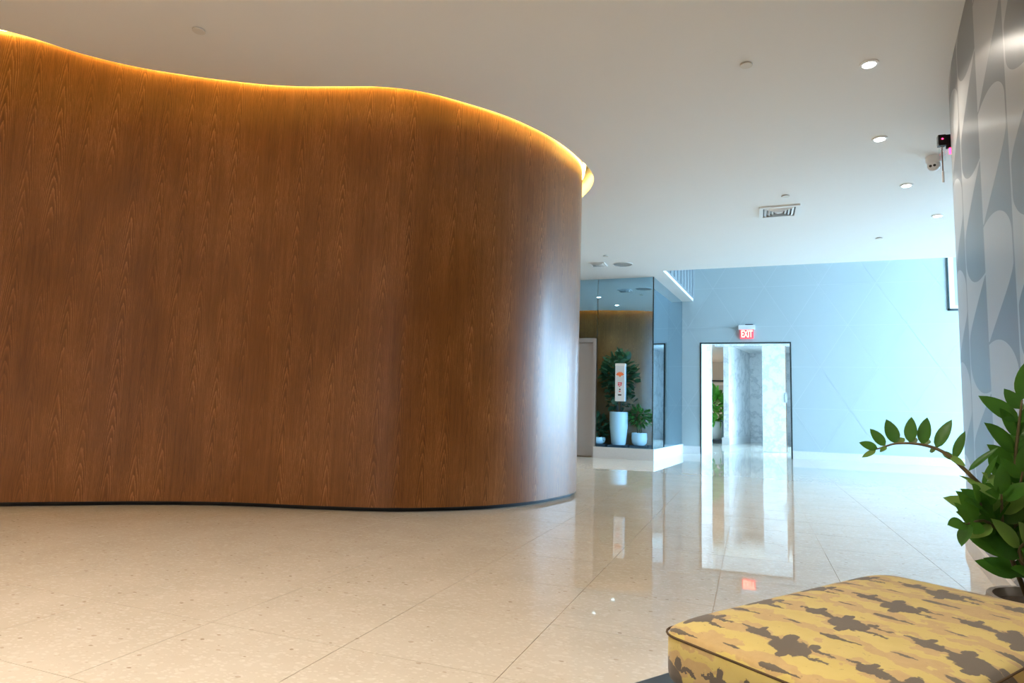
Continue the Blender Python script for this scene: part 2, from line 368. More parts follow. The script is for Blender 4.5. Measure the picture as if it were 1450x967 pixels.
# ------------------------------------------------------------------ contours
WOOD = crom([(-8.6, .4), (-7, 1.72), (-6, 2.62), (-5.3, 3.23), (-4.93, 3.51), (-4.54, 3.80), (-3.98, 4.10), (-3.36, 4.29), (-2.88, 4.46), (-2.585, 4.62), (-2.32, 4.84), (-2.06, 5.13), (-1.865, 5.49), (-1.764, 5.80), (-1.682, 6.31), (-1.76, 6.68), (-1.92, 7.02), (-2.2, 7.36), (-2.65, 7.64), (-3.4, 7.86), (-4.3, 7.95), (-6, 8.0), (-8.6, 8.05)])
COVE = crom([(-8.6, -.1), (-7, 1.20), (-5.6, 2.18), (-4.94, 2.66), (-4.68, 3.06), (-4.43, 3.34), (-4.10, 3.59), (-3.88, 3.73), (-3.65, 3.86), (-3.39, 3.97), (-3.10, 4.06), (-2.77, 4.17), (-2.48, 4.35), (-2.23, 4.62), (-1.98, 4.96), (-1.785, 5.36), (-1.675, 5.72), (-1.612, 6.1), (-1.585, 6.42), (-1.64, 6.74), (-1.81, 7.08), (-2.11, 7.46), (-2.60, 7.76), (-3.38, 7.98), (-4.3, 8.08), (-6, 8.13), (-8.6, 8.18)])
RIGHT = crom([(.86, -4.5), (.88, -1), (.93, 1), (1.0, 2.3), (1.07, 3.1), (1.204, 4.106), (1.276, 4.6), (1.362, 5.15), (1.46, 5.6), (1.6, 6.03), (1.9, 6.7), (2.5, 7.5), (3.5, 8.2), (5, 8.6), (7.5, 8.7)], 24)

# ------------------------------------------------------------------ floor
TX, TY, X0, Y0 = .595, .556, -.168, 1.432
floor = struct(box('floor', (-8.8, -5.2, -.20), (7.6, 29.0, -.003), 'grout'))
struct(multi('ground_outside', [((7.8, -12, -.25), (30, 45, -.02)), ((1.6, 15.0, -.26), (7.8, 45, -.03))], 'paving'))
def inside(poly, x, y):
    c = False; n = len(poly)
    for i in range(n):
        a, b = poly[i], poly[i - 1]
        if (a.y > y) != (b.y > y) and x < (b.x - a.x) * (y - a.y) / (b.y - a.y) + a.x: c = not c
    return c
def proj(p):
    c = R3.transposed() @ (Vector(p) - Vector((0, 0, H)))
    return None if c.z > -.05 else (725 - F * c.x / c.z, 483.5 + F * c.y / c.z)
cand = []
_wood_poly = WOOD + []; _right_poly = RIGHT + [Vector((9, 8.7)), Vector((9, -4.5))]
for i in range(-15, 13):
    for j in range(-12, 49):
        x, y = X0 + i * TX, Y0 + j * TY
        if x > 7.6 or y > 28.5 or y < -5 or x < -8.7: continue
        cx, cy = x + TX / 2, y + TY / 2; sc = 0.0
        ps = [proj(q) for q in ((x, y, 0), (x + TX, y, 0), (x + TX, y + TY, 0), (x, y + TY, 0))]
        if all(ps) and not inside(_wood_poly, cx, cy) and not inside(_right_poly, cx, cy):
            vis = any(-5 < q[0] < 1455 and -5 < q[1] < 972 for q in ps) and cy < YF and not (cx < -1.75 and cy > 11.8)
            # hidden behind the wood mass?
            if vis and cx < -.262 * cy and cy > 5.5: vis = False
            if vis and cx > .27 * cy and cy > 5.0: vis = False
            if vis: sc = abs(sum(ps[k][0] * ps[(k + 1) % 4][1] - ps[(k + 1) % 4][0] * ps[k][1] for k in range(4))) / 2
        cand.append((sc, x, y))
cand.sort(reverse=True)
g = .0012
tv, tf = boxdata((g, g, -.012), (TX - g, TY - g, 0)); tf = tf[1:]
tme = bpy.data.meshes.new('floor_tile'); tme.from_pydata(tv, [], tf); tme.materials.append(M['tile'])
restV, restF = [], []
for n, (sc, x, y) in enumerate(cand):
    if n < 290 and sc > 0:
        o = bpy.data.objects.new('floor_tile', tme); o.location = (x, y, 0); link(o, floor)
    else:
        k = len(restV); restV += [(v[0] + x, v[1] + y, v[2]) for v in tv]; restF += [tuple(q + k for q in f) for f in tf]
rest = mesh('distant_floor_tiles', restV, restF, 'tile', floor); rest['kind'] = 'stuff'

# ------------------------------------------------------------------ ceiling with the lit slot round the wood wall
YE = 11.42
ring = [Vector((7.5, -4.8)), Vector((7.5, YE)), Vector((-1.47, YE)), Vector((-1.22, YF)), Vector((-1.50, YF + .1)), Vector((-1.74, 11.93)), Vector((-8.6, 11.93))] + COVE[::-1] + [Vector((-8.6, -4.8))]
n = len(ring); TH = .40
V = [(p.x, p.y, C) for p in ring] + [(p.x, p.y, C + TH) for p in ring]
Fc = [tuple(range(n))[::-1] if False else tuple(range(n - 1, -1, -1)), tuple(range(n, 2 * n))] + [(i, (i + 1) % n, n + (i + 1) % n, n + i) for i in range(n)]
bm = bmesh.new(); bv = [bm.verts.new(v) for v in V]
for f in Fc: bm.faces.new([bv[i] for i in f])
bmesh.ops.recalc_face_normals(bm, faces=bm.faces[:]); bmesh.ops.triangulate(bm, faces=[f for f in bm.faces if len(f.verts) > 4])
me = bpy.data.meshes.new('ceiling'); bm.to_mesh(me); bm.free(); me.materials.append(M['ceiling'])
ceiling = struct(link(bpy.data.objects.new('ceiling', me)))
mesh('slot_cap', [(-8.7, -.6, C + TH + .002), (-1.0, -.6, C + TH + .002), (-1.0, 8.6, C + TH + .002), (-8.7, 8.6, C + TH + .002), (-8.7, -.6, C + TH + .06), (-1.0, -.6, C + TH + .06), (-1.0, 8.6, C + TH + .06), (-8.7, 8.6, C + TH + .06)], boxdata((0, 0, 0), (1, 1, 1))[1], 'ceiling', ceiling)
# amber light strip inside the slot, fixed to the slot's outer side
def ribbon(name, con, z0, z1, th, mat, parent=None):
    a, b = con, offset(con, -th); V, Fs = [], []
    zz_ = (lambda q, i: q[i] if isinstance(q, list) else q)
    for i in range(len(a)):
        V += [(a[i].x, a[i].y, zz_(z0, i)), (a[i].x, a[i].y, zz_(z1, i)), (b[i].x, b[i].y, zz_(z1, i)), (b[i].x, b[i].y, zz_(z0, i))]
        if i:
            k = 4 * i
            for q in range(4): Fs.append((k - 4 + q, k + q, k + (q + 1) % 4, k - 4 + (q + 1) % 4))
    return mesh(name, V, Fs, mat, parent)
# the strip climbs a little where the slot is wide, so that it stays out of sight
inner = offset(WOOD, .034); zl = []
for p in WOOD:
    gap = min((p - q).length for q in COVE); dist = max(3.0, p.length - gap)
    zl.append(C + min(.33, max(.10, gap * (C - H) / dist + .02)))
for _ in range(12): zl = [(zl[max(i - 1, 0)] + zl[i] + zl[min(i + 1, len(zl) - 1)]) / 3 for i in range(len(zl))]
cl = empty('cove_light', (-1.6, 6.3, C)); tag(cl, 'amber light strip in the ceiling slot along the wood wall', 'light strip')
o = ribbon('light_strip', inner, zl, [q + .016 for q in zl], .016, 'led', cl); o.location = (1.6, -6.3, -C)
o = ribbon('mounting_rail', offset(WOOD, .036), [q + .017 for q in zl], [q + .05 for q in zl], .034, 'white', cl); o.location = (1.6, -6.3, -C)

# ------------------------------------------------------------------ walls
wall_left = struct(strip('wall_left', WOOD, .035, C + TH, 'wood'))
strip('toe_kick', offset(WOOD, -.05), -.01, .05, 'toe', wall_left)
ribbon('veneer_bottom_edge', WOOD, .030, .036, .05, 'toe', wall_left)
wall_right = struct(strip('wall_right', RIGHT, -.01, C + .1, 'wallpaper', flip=True))
bb = struct(ribbon('baseboard_right', offset(RIGHT, -.022), 0, .105, -.03, 'stone'))
struct(box('wall_back', (-8.7, -5.0, 0), (1.2, -4.8, C + .3), 'plaster'))
struct(box('wall_side', (-8.8, -5.0, 0), (-8.6, 12.2, C + .3), 'plaster'))
struct(box('wall_lift', (-8.7, 11.97, 0), (-1.74, 12.15, C + .4), 'plaster'))
# side block behind the mirror return
mirx0, mirx1 = -1.70, -1.462
struct(mesh('wall_return', [(mirx0 - .04, 11.97, 0), (mirx1 - .02, YF + .1, 0), (mirx1 - .3, YF + .1, 0), (mirx0 - .3, 11.97, 0), (mirx0 - .04, 11.97, C + .3), (mirx1 - .02, YF + .1, C + .3), (mirx1 - .3, YF + .1, C + .3), (mirx0 - .3, 11.97, C + .3)], boxdata((0, 0, 0), (1, 1, 1))[1], 'plaster'))

# far wall: backing built round the doorway and the upper window, then triangular panels
DX0, DX1, DZ = -1.05, .775, 2.44
WX0, WX1, WZ0, WZ1 = 3.655, 6.95, 3.06, 6.2
RECTS = [(-1.6, DX0, 0, 3.06), (DX0, DX1, DZ, 3.06), (DX1, 4.0, 0, 3.06), (7.25, 7.5, 0, 3.06), (-1.6, WX0, 3.06, 7.0), (WX0, 7.5, 6.2, 7.0), (WX1, 7.5, 3.06, 6.2)]
wall_far = struct(multi('wall_far', [((a, YF + .003, c), (b, YF + .20, d)) for a, b, c, d in RECTS], 'joint'))
def clip(poly, ax, val, keep_gt):
    out = []
    for i in range(len(poly)):
        p, q = poly[i - 1], poly[i]; ip = (p[ax] > val) == keep_gt; iq = (q[ax] > val) == keep_gt
        if ip != iq:
            t = (val - p[ax]) / (q[ax] - p[ax]); out.append((p[0] + (q[0] - p[0]) * t, p[1] + (q[1] - p[1]) * t))
        if iq: out.append(q)
    return out
NX, NZ, HB, HT = .81, 2.80, .535, .875
for r in range(-4, 6):
    for k in range(-7, 15):
        for upw in (0, 1):
            zb = NZ + r * HT; xb = NX + k * 2 * HB + (HB if r % 2 else 0)
            T = [(xb, zb), (xb + 2 * HB, zb), (xb + HB, zb + HT)] if upw else [(xb, zb), (xb + HB, zb + HT), (xb - HB, zb + HT)]
            cxx, czz = sum(p[0] for p in T) / 3, sum(p[1] for p in T) / 3
            T = [(cxx + (p[0] - cxx) * .987, czz + (p[1] - czz) * .987) for p in T]
            V, Fs = [], []
            for a, b, c, d in RECTS:
                P = T
                for ax, val, gt in ((0, max(a, -1.46), True), (0, b, False), (1, max(c, .0), True), (1, d, False)):
                    if P: P = clip(P, ax, val, gt)
                if len(P) < 3: continue
                area = abs(sum(P[i - 1][0] * P[i][1] - P[i][0] * P[i - 1][1] for i in range(len(P)))) / 2
                if area < .0005: continue
                m0 = len(V); L_ = len(P)
                V += [(p[0], YF, p[1]) for p in P] + [(p[0], YF + .008, p[1]) for p in P]
                Fs.append(tuple(range(m0, m0 + L_))); Fs += [(m0 + i, m0 + (i + 1) % L_, m0 + L_ + (i + 1) % L_, m0 + L_ + i) for i in range(L_)]
            if V: mesh('triangular_panel', V, Fs, 'panel', wall_far)
struct(multi('baseboard_far', [((mirx1, YF - .025, 0), (DX0 - .02, YF + .005, .165)), ((DX1 + .02, YF - .025, 0), (4.0, YF + .005, .165))], 'terr_base'))
# upper void
struct(box('ceiling_upper', (-1.7, 11.2, 7.0), (7.7, YF + .3, 7.15), 'ceiling'))
struct(box('wall_upper', (-1.7, YE - .22, C + TH), (7.6, YE, 7.0), 'plaster'))
up = struct(mesh('wall_upper_left', [(-1.452, YE, C + .06), (-1.198, YF, C + .06), (-1.6, YF, C + .06), (-1.7, YE, C + .06), (-1.452, YE, 7), (-1.198, YF, 7), (-1.6, YF, 7), (-1.7, YE, 7)], boxdata((0, 0, 0), (1, 1, 1))[1], 'upper'))
for k in range(9):
    y = YE + .35 * k + .2; xx = -1.452 + (.254) * (y - YE) / (YF - YE) + .004
    box('reveal_line', (xx, y, C + .07), (xx + .012, y + .02, 6.9), 'upperline', up)
# side glazing of the hall
win = struct(multi('window_1', [((7.46, 8.7, 0), (7.56, 8.85, 7)), ((7.46, 14.6, 0), (7.56, 14.75, 7)), ((7.46, 8.7, 0), (7.56, 14.7, .10)), ((7.46, 8.7, 6.7), (7.56, 14.7, 7)), ((7.44, 8.7, C - .05), (7.56, YE, C + .6))], 'dark'))
for k in range(1, 4): box('mullion', (7.46, 8.7 + 1.5 * k - .03, .1), (7.54, 8.7 + 1.5 * k + .03, 6.7), 'dark', win)
for k in range(4): box('pane', (7.50, 8.76 + 1.5 * k, .1), (7.512, 8.70 + 1.5 * k + 1.45, 6.7), 'glass', win)
# unseen glazing added at the right end of the far wall, for more daylight
w4 = struct(multi('added_window_far', [((4.0, YF, 0), (4.06, YF + .1, 3.06)), ((7.19, YF, 0), (7.25, YF + .1, 3.06)), ((4.06, YF, 3.0), (7.19, YF + .1, 3.06)), ((4.06, YF, 0), (7.19, YF + .1, .05))], 'dark'))
for k in range(3): box('pane', (4.08 + 1.05 * k, YF + .04, .05), (4.04 + 1.05 * k + 1.0, YF + .05, 3.0), 'glass', w4)
for k in range(1, 3): box('mullion', (4.05 + 1.05 * k - .02, YF + .01, .05), (4.05 + 1.05 * k + .02, YF + .09, 3.0), 'dark', w4)
# upper window in the far wall
w2 = struct(multi('window_2', [((WX0, YF - .02, WZ0), (WX0 + .035, YF + .1, WZ1)), ((WX1 - .035, YF - .02, WZ0), (WX1, YF + .1, WZ1)), ((WX0, YF - .02, WZ0), (WX1, YF + .1, WZ0 + .035)), ((WX0, YF - .02, WZ1 - .035), (WX1, YF + .1, WZ1))], 'dark'))
multi('inner_frame', [((WX0 + .036, YF + .01, WZ0 + .036), (WX0 + .13, YF + .07, WZ1 - .036)), ((WX0 + .13, YF + .01, WZ0 + .036), (WX1 - .036, YF + .07, WZ0 + .10))], 'white', w2)
box('pane', (WX0 + .13, YF + .03, WZ0 + .10), (WX1 - .036, YF + .04, WZ1 - .036), 'glass', w2)

mz = struct(multi('wall_mezzanine', [((3.4, 17.0, 2.9), (7.2, 17.1, 6.4)), ((3.4, YF + .2, 2.9), (3.5, 17.0, 6.4)), ((7.1, YF + .2, 2.9), (7.2, 17.0, 6.4)), ((3.4, YF + .2, 2.85), (7.2, 17.0, 2.95)), ((3.4, YF + .2, 6.4), (7.2, 17.0, 6.5))], 'plaster'))
stringer = mesh('stair_stringer', [(4.02, 15.4, 3.0), (4.16, 15.4, 3.0), (4.62, 15.4, 6.2), (4.48, 15.4, 6.2), (4.02, 15.5, 3.0), (4.16, 15.5, 3.0), (4.62, 15.5, 6.2), (4.48, 15.5, 6.2)], boxdata((0, 0, 0), (1, 1, 1))[1], 'grey', off=(4.09, 15.45, 3.0)); stringer.location = (4.09, 15.45, 2.955)
tag(stringer, 'grey slanting beam behind the upper window', 'beam')
# doorway frame
d1 = struct(multi('door_1', [((DX0 - .02, YF - .012, 0), (DX0 + .008, YF + .05, DZ + .02)), ((DX1 - .008, YF - .012, 0), (DX1 + .02, YF + .05, DZ + .02)), ((DX0, YF - .012, DZ - .008), (DX1, YF + .05, DZ + .02))], 'dark'))

# ------------------------------------------------------------------ vestibule behind the doorway
struct(box('wall_vestibule_left', (-3.3, YF + .2, 0), (-3.2, 28, 3.0), 'plaster'))
struct(box('wall_vestibule_right', (1.30, 20.3, 0), (1.40, 28, 3.0), 'marble'))
w3 = struct(multi('added_window_vestibule', [((1.30, YF + .2, 0), (1.40, YF + .3, 3.0)), ((1.30, YF + .3, 0), (1.40, 20.3, .06)), ((1.30, YF + .3, 2.92), (1.40, 20.3, 3.0))], 'dark'))  # unseen glazing, added and sized to light the vestibule
for k in range(4): box('pane', (1.34, YF + .33 + 1.32 * k, .06), (1.35, YF + .3 + 1.32 * k + 1.28, 2.92), 'glass', w3)
for k in (1, 2, 3): box('mullion', (1.31, YF + .27 + 1.32 * k, .06), (1.39, YF + .32 + 1.32 * k, 2.92), 'dark', w3)
struct(box('wall_vestibule_end', (-3.3, 27.0, 0), (1.4, 27.1, 3.0), 'plaster'))
struct(box('ceiling_vestibule', (-3.3, YF + .2, 3.0), (1.4, 28, 3.1), 'ceiling'))
struct(box('wall_pier_left', (-3.2, 15.6, 0), (-.885, 15.9, 3.0), 'marble'))
struct(box('wall_bulkhead', (-.885, 17.3, 2.64), (1.3, 17.45, 3.0), 'marble'))
wv = struct(mesh('wall_vestibule_marble', [(-.646, 20.19, .20), (-.05, 23.2, .20), (-.05, 23.4, .20), (-.80, 20.3, .20), (-.646, 20.19, 3), (-.05, 23.2, 3), (-.05, 23.4, 3), (-.80, 20.3, 3)], boxdata((0, 0, 0), (1, 1, 1))[1], 'marble'))
mesh('plinth', [(-.646 + .02, 20.15, 0), (-.05, 23.17, 0), (-.05, 23.4, 0), (-.85, 20.3, 0), (-.626, 20.15, .2), (-.05, 23.17, .2), (-.05, 23.4, .2), (-.85, 20.3, .2)], boxdata((0, 0, 0), (1, 1, 1))[1], 'terr_base', wv)
struct(box('wall_vestibule_back', (-.05, 23.2, 0), (1.3, 23.4, 3.0), 'marble'))
leaf = empty('marble_door', (.515, 17.0, 0), .12); tag(leaf, 'white marble clad door leaf standing in the far doorway', 'door')
box('leaf_panel', (-.265, 0, .01), (.265, .045, 2.62), 'marble', leaf)
box('lock_plate', (.235, -.03, 1.22), (.30, .0, 1.46), 'steel', leaf, bev=.004)
multi('edge_strip', [((.266, .0, .01), (.285, .045, 2.62))], 'brown', leaf)
pic = empty('framed_print', (-1.6, 26.97, 1.65)); tag(pic, 'dark abstract print in a white frame on the grey wall past the doorway', 'picture')
box('print', (-.62, -.02, -.42), (.62, -.012, .42), 'picture', pic)
multi('frame', [((-.72, -.035, -.52), (-.62, 0, .52)), ((.62, -.035, -.52), (.72, 0, .52)), ((-.62, -.035, .42), (.62, 0, .52)), ((-.62, -.035, -.52), (.62, 0, -.42))], 'white', pic)
struct(box('trim_1', (-3.2, 26.95, 2.22), (-.5, 27.0, 2.27), 'dark'))

# ------------------------------------------------------------------ mirrors, plinth, lift door
def mirror_panel(label, quad, th=.012):
    a, b, z0, z1, lean = quad
    d = (Vector(b) - Vector(a)).normalized(); nrm = Vector((-d.y, d.x))
    vs = []
    for z in (z0, z1):
        sft = nrm * (lean * (z - z0))
        for p, q in ((a, 0), (b, 0), (b, th), (a, th)):
            w = Vector(p) + nrm * q + sft; vs.append((w.x, w.y, z))
    loc = (a[0], a[1], z0); o = mesh('mirror_panel', vs, boxdata((0, 0, 0), (1, 1, 1))[1], 'mirror', off=loc); o.location = loc
    return tag(o, label, 'mirror', 'tinted mirror cladding')
LEAN = -.003
mirror_panel('tall blue tinted mirror panel facing the lobby beside the lift door', ((-2.755, 11.90), (-1.716, 11.90), .20, C, LEAN))
mirror_panel('blue tinted mirror panel above the steel lift door', ((-3.95, 11.90), (-2.765, 11.90), 2.26, C, LEAN))
ym = 13.25; xm = mirx0 + (mirx1 - mirx0) * (ym - 11.9) / (YF - 11.9)
mirror_panel('narrow mirror panel on the return wall, at the outer corner', ((mirx0, 11.91), (xm, ym - .004), .20, C, 0))
mirror_panel('narrow mirror panel on the return wall, next to the far wall', ((xm, ym + .004), (mirx1, YF - .003), .20, C, 0))
struct(mesh('trim_2', [(-2.80, 11.86, 0), (-1.675, 11.86, 0), (-1.435, YF, 0), (-1.53, YF, 0), (-1.76, 11.96, 0), (-2.80, 11.96, 0), (-2.80, 11.86, .20), (-1.675, 11.86, .20), (-1.435, YF, .20), (-1.53, YF, .20), (-1.76, 11.96, .20), (-2.80, 11.96, .20)],
     [(0, 1, 7, 6), (1, 2, 8, 7), (2, 3, 9, 8), (3, 4, 10, 9), (4, 5, 11, 10), (5, 0, 6, 11), (6, 7, 10, 11), (7, 8, 9, 10), (5, 4, 1, 0), (4, 3, 2, 1)], 'terr_base'))
struct(box('trim_3', (-1.712, 11.893, .20), (-1.696, 11.909, C), 'dark'))
lift = struct(multi('door_2', [((-3.98, 11.89, 0), (-3.90, 11.97, 2.25)), ((-2.84, 11.89, 0), (-2.775, 11.97, 2.25)), ((-3.90, 11.89, 2.18), (-2.84, 11.97, 2.25))], 'steel'))
box('leaf_panel', (-3.895, 11.93, .02), (-3.375, 11.96, 2.175), 'steel', lift); box('leaf_panel', (-3.37, 11.93, .02), (-2.845, 11.96, 2.175), 'steel', lift)
# hand-sanitiser sign on the mirror
sg = empty('dispenser_sign', (-2.30, 11.893, 1.06)); tag(sg, 'slim pale dispenser panel with orange flower mark fixed to the mirror', 'sign')
box('body', (-.09, -.075, 0), (.09, -.002, .70), 'signface', sg, bev=.004); box('cap', (-.092, -.078, .655), (.092, -.002, .705), 'white', sg)
def disc_pts(cx, cz, rx, rz, rot, n=14): return [(cx + rx * math.cos(t) * math.cos(rot) - rz * math.sin(t) * math.sin(rot), cz + rx * math.cos(t) * math.sin(rot) + rz * math.sin(t) * math.cos(rot)) for t in [2 * math.pi * i / n for i in range(n)]]
V, Fs = [], []
for k in range(-3, 4):
    a = -k * .42; P = disc_pts(.030 * math.sin(k * .42) * 1.5, .48 + .030 * math.cos(k * .42) * 1.3, .012, .036, a); m0 = len(V); V += [(p[0], -.0765 - .0004 * (3 - abs(k)), p[1]) for p in P]; Fs.append(tuple(range(m0, m0 + len(P))))
P = disc_pts(0, .470, .018, .016, 0); m0 = len(V); V += [(p[0], -.079, p[1]) for p in P]; Fs.append(tuple(range(m0, m0 + len(P))))
mesh('flower_mark', V, Fs, 'orange', sg)
for q in [((-.038, -.0775, .33), (-.014, -.0755, .352)), ((-.008, -.0775, .33), (.012, -.0755, .352)), ((.016, -.0775, .318), (.036, -.0755, .352)), ((-.038, -.0775, .292), (-.006, -.0755, .320)), ((.0, -.0775, .292), (.034, -.0755, .312)), ((-.02, -.0775, .266), (.01, -.0755, .280)), ((-.018, -.0775, .17), (.014, -.0755, .19))]: box('red_notice', q[0], q[1], 'pink', sg)
for q in [((-.012, -.0775, .205), (.014, -.0755, .232)), ((-.032, -.0775, .105), (.030, -.0755, .130))]: box('sensor_window', q[0], q[1], 'black', sg)

# ------------------------------------------------------------------ ceiling fittings
def downlight(loc, label, group, power=24.0, col=(1.0, .90, .78), r=.062):
    e = empty('downlight', loc); tag(e, label, 'light', group)
    lathe('trim_ring', [(r * .70, -.002), (r * .72, -.012), (r * 1.0, -.010), (r * 1.02, 0.0)], 'white', e, 28)
    lathe('lens', [(r * .05, -.013), (r * .68, -.013), (r * .70, -.004)], 'lens', e, 24)
    l = bpy.data.lights.new('lamp', 'AREA'); l.shape = 'DISK'; l.size = r * 1.3; l.energy = power; l.color = col; l.spread = math.radians(130)
    o = bpy.data.objects.new('lamp', l); o.location = (0, 0, -.02); link(o, e)
    return e
GD = 'round recessed downlights along the wallpapered wall'
downlight((.811, 4.933, C), 'nearest and largest round downlight in the ceiling row by the patterned wall', GD, 15)
downlight((1.109, 6.345, C), 'second round downlight from the front, above and left of the security camera', GD, 15)
downlight((1.592, 7.731, C), 'third round downlight from the front, just past the security camera', GD, 15)
downlight((2.175, 9.006, C), 'farthest small round downlight, close to the patterned wall edge', GD, 15)
GM = 'round recessed downlights in the lift lobby'
downlight((-3.188, 9.98, C), 'warm downlight in the lift lobby seen in the mirror, left one', GM, 14)
downlight((-3.012, 8.80, C), 'warm downlight in the lift lobby seen in the mirror, right one near the wood', GM, 14)
downlight((-1.9, 24.2, 3.0), 'added unseen downlight that brightens the far room beyond the doorway', 'added lights beyond the doorway', 60)  # lamp added out of view to lift the dark wall and print
for i, (x, y) in enumerate([(-5.8, -.9), (-4.0, -.1), (-4.0, -2.6), (-2.2, .3), (-2.2, -2.2), (-.5, .5), (-.5, -2.2)]):
    downlight((x, y, C), 'warm round downlight in the ceiling behind the viewpoint', 'downlights behind the viewpoint', 36, WARM if x < -3 else (1.0, .94, .86))
def sprinkler(x, y, label, r=.043):
    e = empty('sprinkler_cover', (x, y, C)); tag(e, label, 'sprinkler', 'concealed sprinkler covers')
    lathe('cover_plate', [(r * .96, -.014), (r, -.012), (r, -.006)], 'offw', e, 24); lathe('rim', [(r * .8, -.006), (r * .8, 0)], 'grey', e, 20)
sprinkler(-3.566, 3.099, 'flat round sprinkler cover above the curved wood wall')
sprinkler(-.016, 4.682, 'flat round sprinkler cover in the middle of the ceiling, left of the nearest downlight')
sprinkler(.388, 7.753, 'small round sprinkler cover just beyond the square air vent')
sprinkler(1.693, 9.955, 'tiny round sprinkler cover at the far right of the ceiling')
sprinkler(-2.22, 10.075, 'tiny round sprinkler cover near the mirror panels')
e = empty('ceiling_speaker', (-2.066, 10.734, C)); tag(e, 'round pale blue-grey ceiling speaker near the mirror', 'speaker')
lathe('grille', [(.155, -.004), (.155, -.010), (.162, 0)], 'grey', e, 28); lathe('rim', [(.160, -.001), (.166, -.008), (.178, 0)], 'white', e, 28)
e = empty('ceiling_vent', (-2.479, 10.639, C)); tag(e, 'small square air vent left of the ceiling speaker', 'vent')
def diffuser(e, s):
    multi('frame', [((-s, -s, -.02), (s, -s * .8, 0)), ((-s, s * .8, -.02), (s, s, 0)), ((-s, -s * .8, -.02), (-s * .8, s * .8, 0)), ((s * .8, -s * .8, -.02), (s, s * .8, 0))], 'white', e)
    box('backing', (-s * .8, -s * .8, -.003), (s * .8, s * .8, 0), 'black', e)
    for k in range(4):
        q = s * (.74 - .17 * k); V = []
        for (r, z) in ((q, -.004), (q - s * .10, -.026), (q - s * .125, -.026), (q - s * .03, -.002)):
            V += [(-r, -r, z), (r, -r, z), (r, r, z), (-r, r, z)]
        Fs = [(4 * j + i, 4 * j + (i + 1) % 4, (4 * (j + 1) + (i + 1) % 4) % 16, (4 * (j + 1) + i) % 16) for j in range(4) for i in range(4)]
        mesh('louvre', V, Fs, 'white', e)
    box('centre_plate', (-s * .13, -s * .13, -.026), (s * .13, s * .13, -.02), 'white', e)
diffuser(e, .14)
e = empty('ceiling_vent', (.335, 8.33, C)); tag(e, 'large square louvred air vent in the ceiling', 'vent'); diffuser(e, .23)
# turret camera
e = empty('security_camera', (1.665, 6.95, C)); tag(e, 'white dome security camera hanging from the ceiling', 'camera')
lathe('base', [(.045, -.075), (.066, -.05), (.070, -.012), (.072, 0)], 'white', e, 24)
d = Vector((-.42, -.80, -.32)).normalized(); Rm = d.to_track_quat('Z', 'Y').to_matrix().to_4x4()
b = lathe('ball', [(.001, -.056), (.030, -.047), (.050, -.026), (.056, 0), (.050, .026), (.040, .040), (.036, .042), (.001, .042)], 'white', e, 24); b.data.transform(Matrix.Translation((0, 0, -.088)) @ Rm)
for sx in (-.017, .017):
    b = lathe('eye_lens', [(.012, .041), (.012, .046), (.001, .047)], 'black', e, 16); b.data.transform(Matrix.Translation((0, 0, -.088)) @ Rm @ Matrix.Translation((sx, .004, 0)))

# motion sensor on the right wall
e = empty('wall_sensor', (1.44, 5.76, 3.00)); tag(e, 'black wall sensor with red light and hanging rod on the patterned wall', 'sensor')
box('body', (-.028, -.022, .045), (.026, .030, .135), 'black', e, bev=.006); box('bracket', (.026, -.010, .02), (.080, .012, .135), 'black', e, bev=.004)
lathe('clear_tube', [(.024, -.075), (.025, -.075), (.025, .045), (.024, .045)], 'clear', e, 16)
lathe('rod', [(.0045, -.19), (.0045, .045)], 'brown', e, 8); lathe('rod_tip', [(.007, -.255), (.008, -.25), (.008, -.165), (.006, -.16)], 'white', e, 10)
lathe('indicator', [(.006, -.024), (.006, -.0215), (.001, -.021)], 'redled', e, 10, at=(0, -.001, .098), axis='y'); box('red_marker', (.044, -.016, -.03), (.060, -.010, .02), 'redled', e)

# exit sign
e = empty('exit_sign', (-.09, YF - .006, 2.515)); tag(e, 'red lit exit sign above the far doorway', 'sign')
box('housing', (-.17, -.075, .215), (.17, .0, .315), 'white', e, bev=.006); box('top_slot', (-.03, -.06, .316), (.13, -.01, .335), 'black', e)
box('face_panel', (-.135, -.045, .02), (.135, -.030, .214), 'haze', e)
textmesh('letters', 'EXIT', .185, 'red', e, Matrix.Translation((0, -.049, .116)) @ Matrix.Rotation(math.pi / 2, 4, 'X') @ Matrix.Diagonal((.62, 1.15, 1, 1)))

# ------------------------------------------------------------------ plants
def leafdata(n=7, width=.36, fold=.10, curl=.10, tipw=1.0):
    V, Fs = [], []
    for i in range(n + 1):
        t = i / n; w = width * .5 * (math.sin(math.pi * min(1, t ** .82)) ** .75 if 0 < t < 1 else 0.0) + (.004 if t in (0, 1) else 0)
        z = -curl * (t - .45) ** 2 + curl * .2
        V += [(t, -w, z + fold * w), (t, 0, z - fold * .12), (t, w, z + fold * w)]
    for i in range(n):
        a = 3 * i; Fs += [(a, a + 3, a + 4, a + 1), (a + 1, a + 4, a + 5, a + 2)]
    return V, Fs
def leafmesh(name, mat, **kw):
    V, Fs = leafdata(**kw); me = bpy.data.meshes.new(name); me.from_pydata(V, [], Fs); me.materials.append(M[mat])
    for p in me.polygons: p.use_smooth = True
    return me
def orient(base, d, nrm, L, wid=1.0):
    d = Vector(d).normalized(); nrm = Vector(nrm); nrm = (nrm - d * nrm.dot(d)).normalized(); y = nrm.cross(d)
    return Matrix((( d.x * L, y.x * L * wid, nrm.x * L, base[0]), (d.y * L, y.y * L * wid, nrm.y * L, base[1]), (d.z * L, y.z * L * wid, nrm.z * L, base[2]), (0, 0, 0, 1)))
def pix(x, y, Y):
    r = R3 @ Vector(((x - 725) / F, -(y - 483.5) / F, -1)); t = Y / r.y
    return Vector((0, 0, H)) + r * t
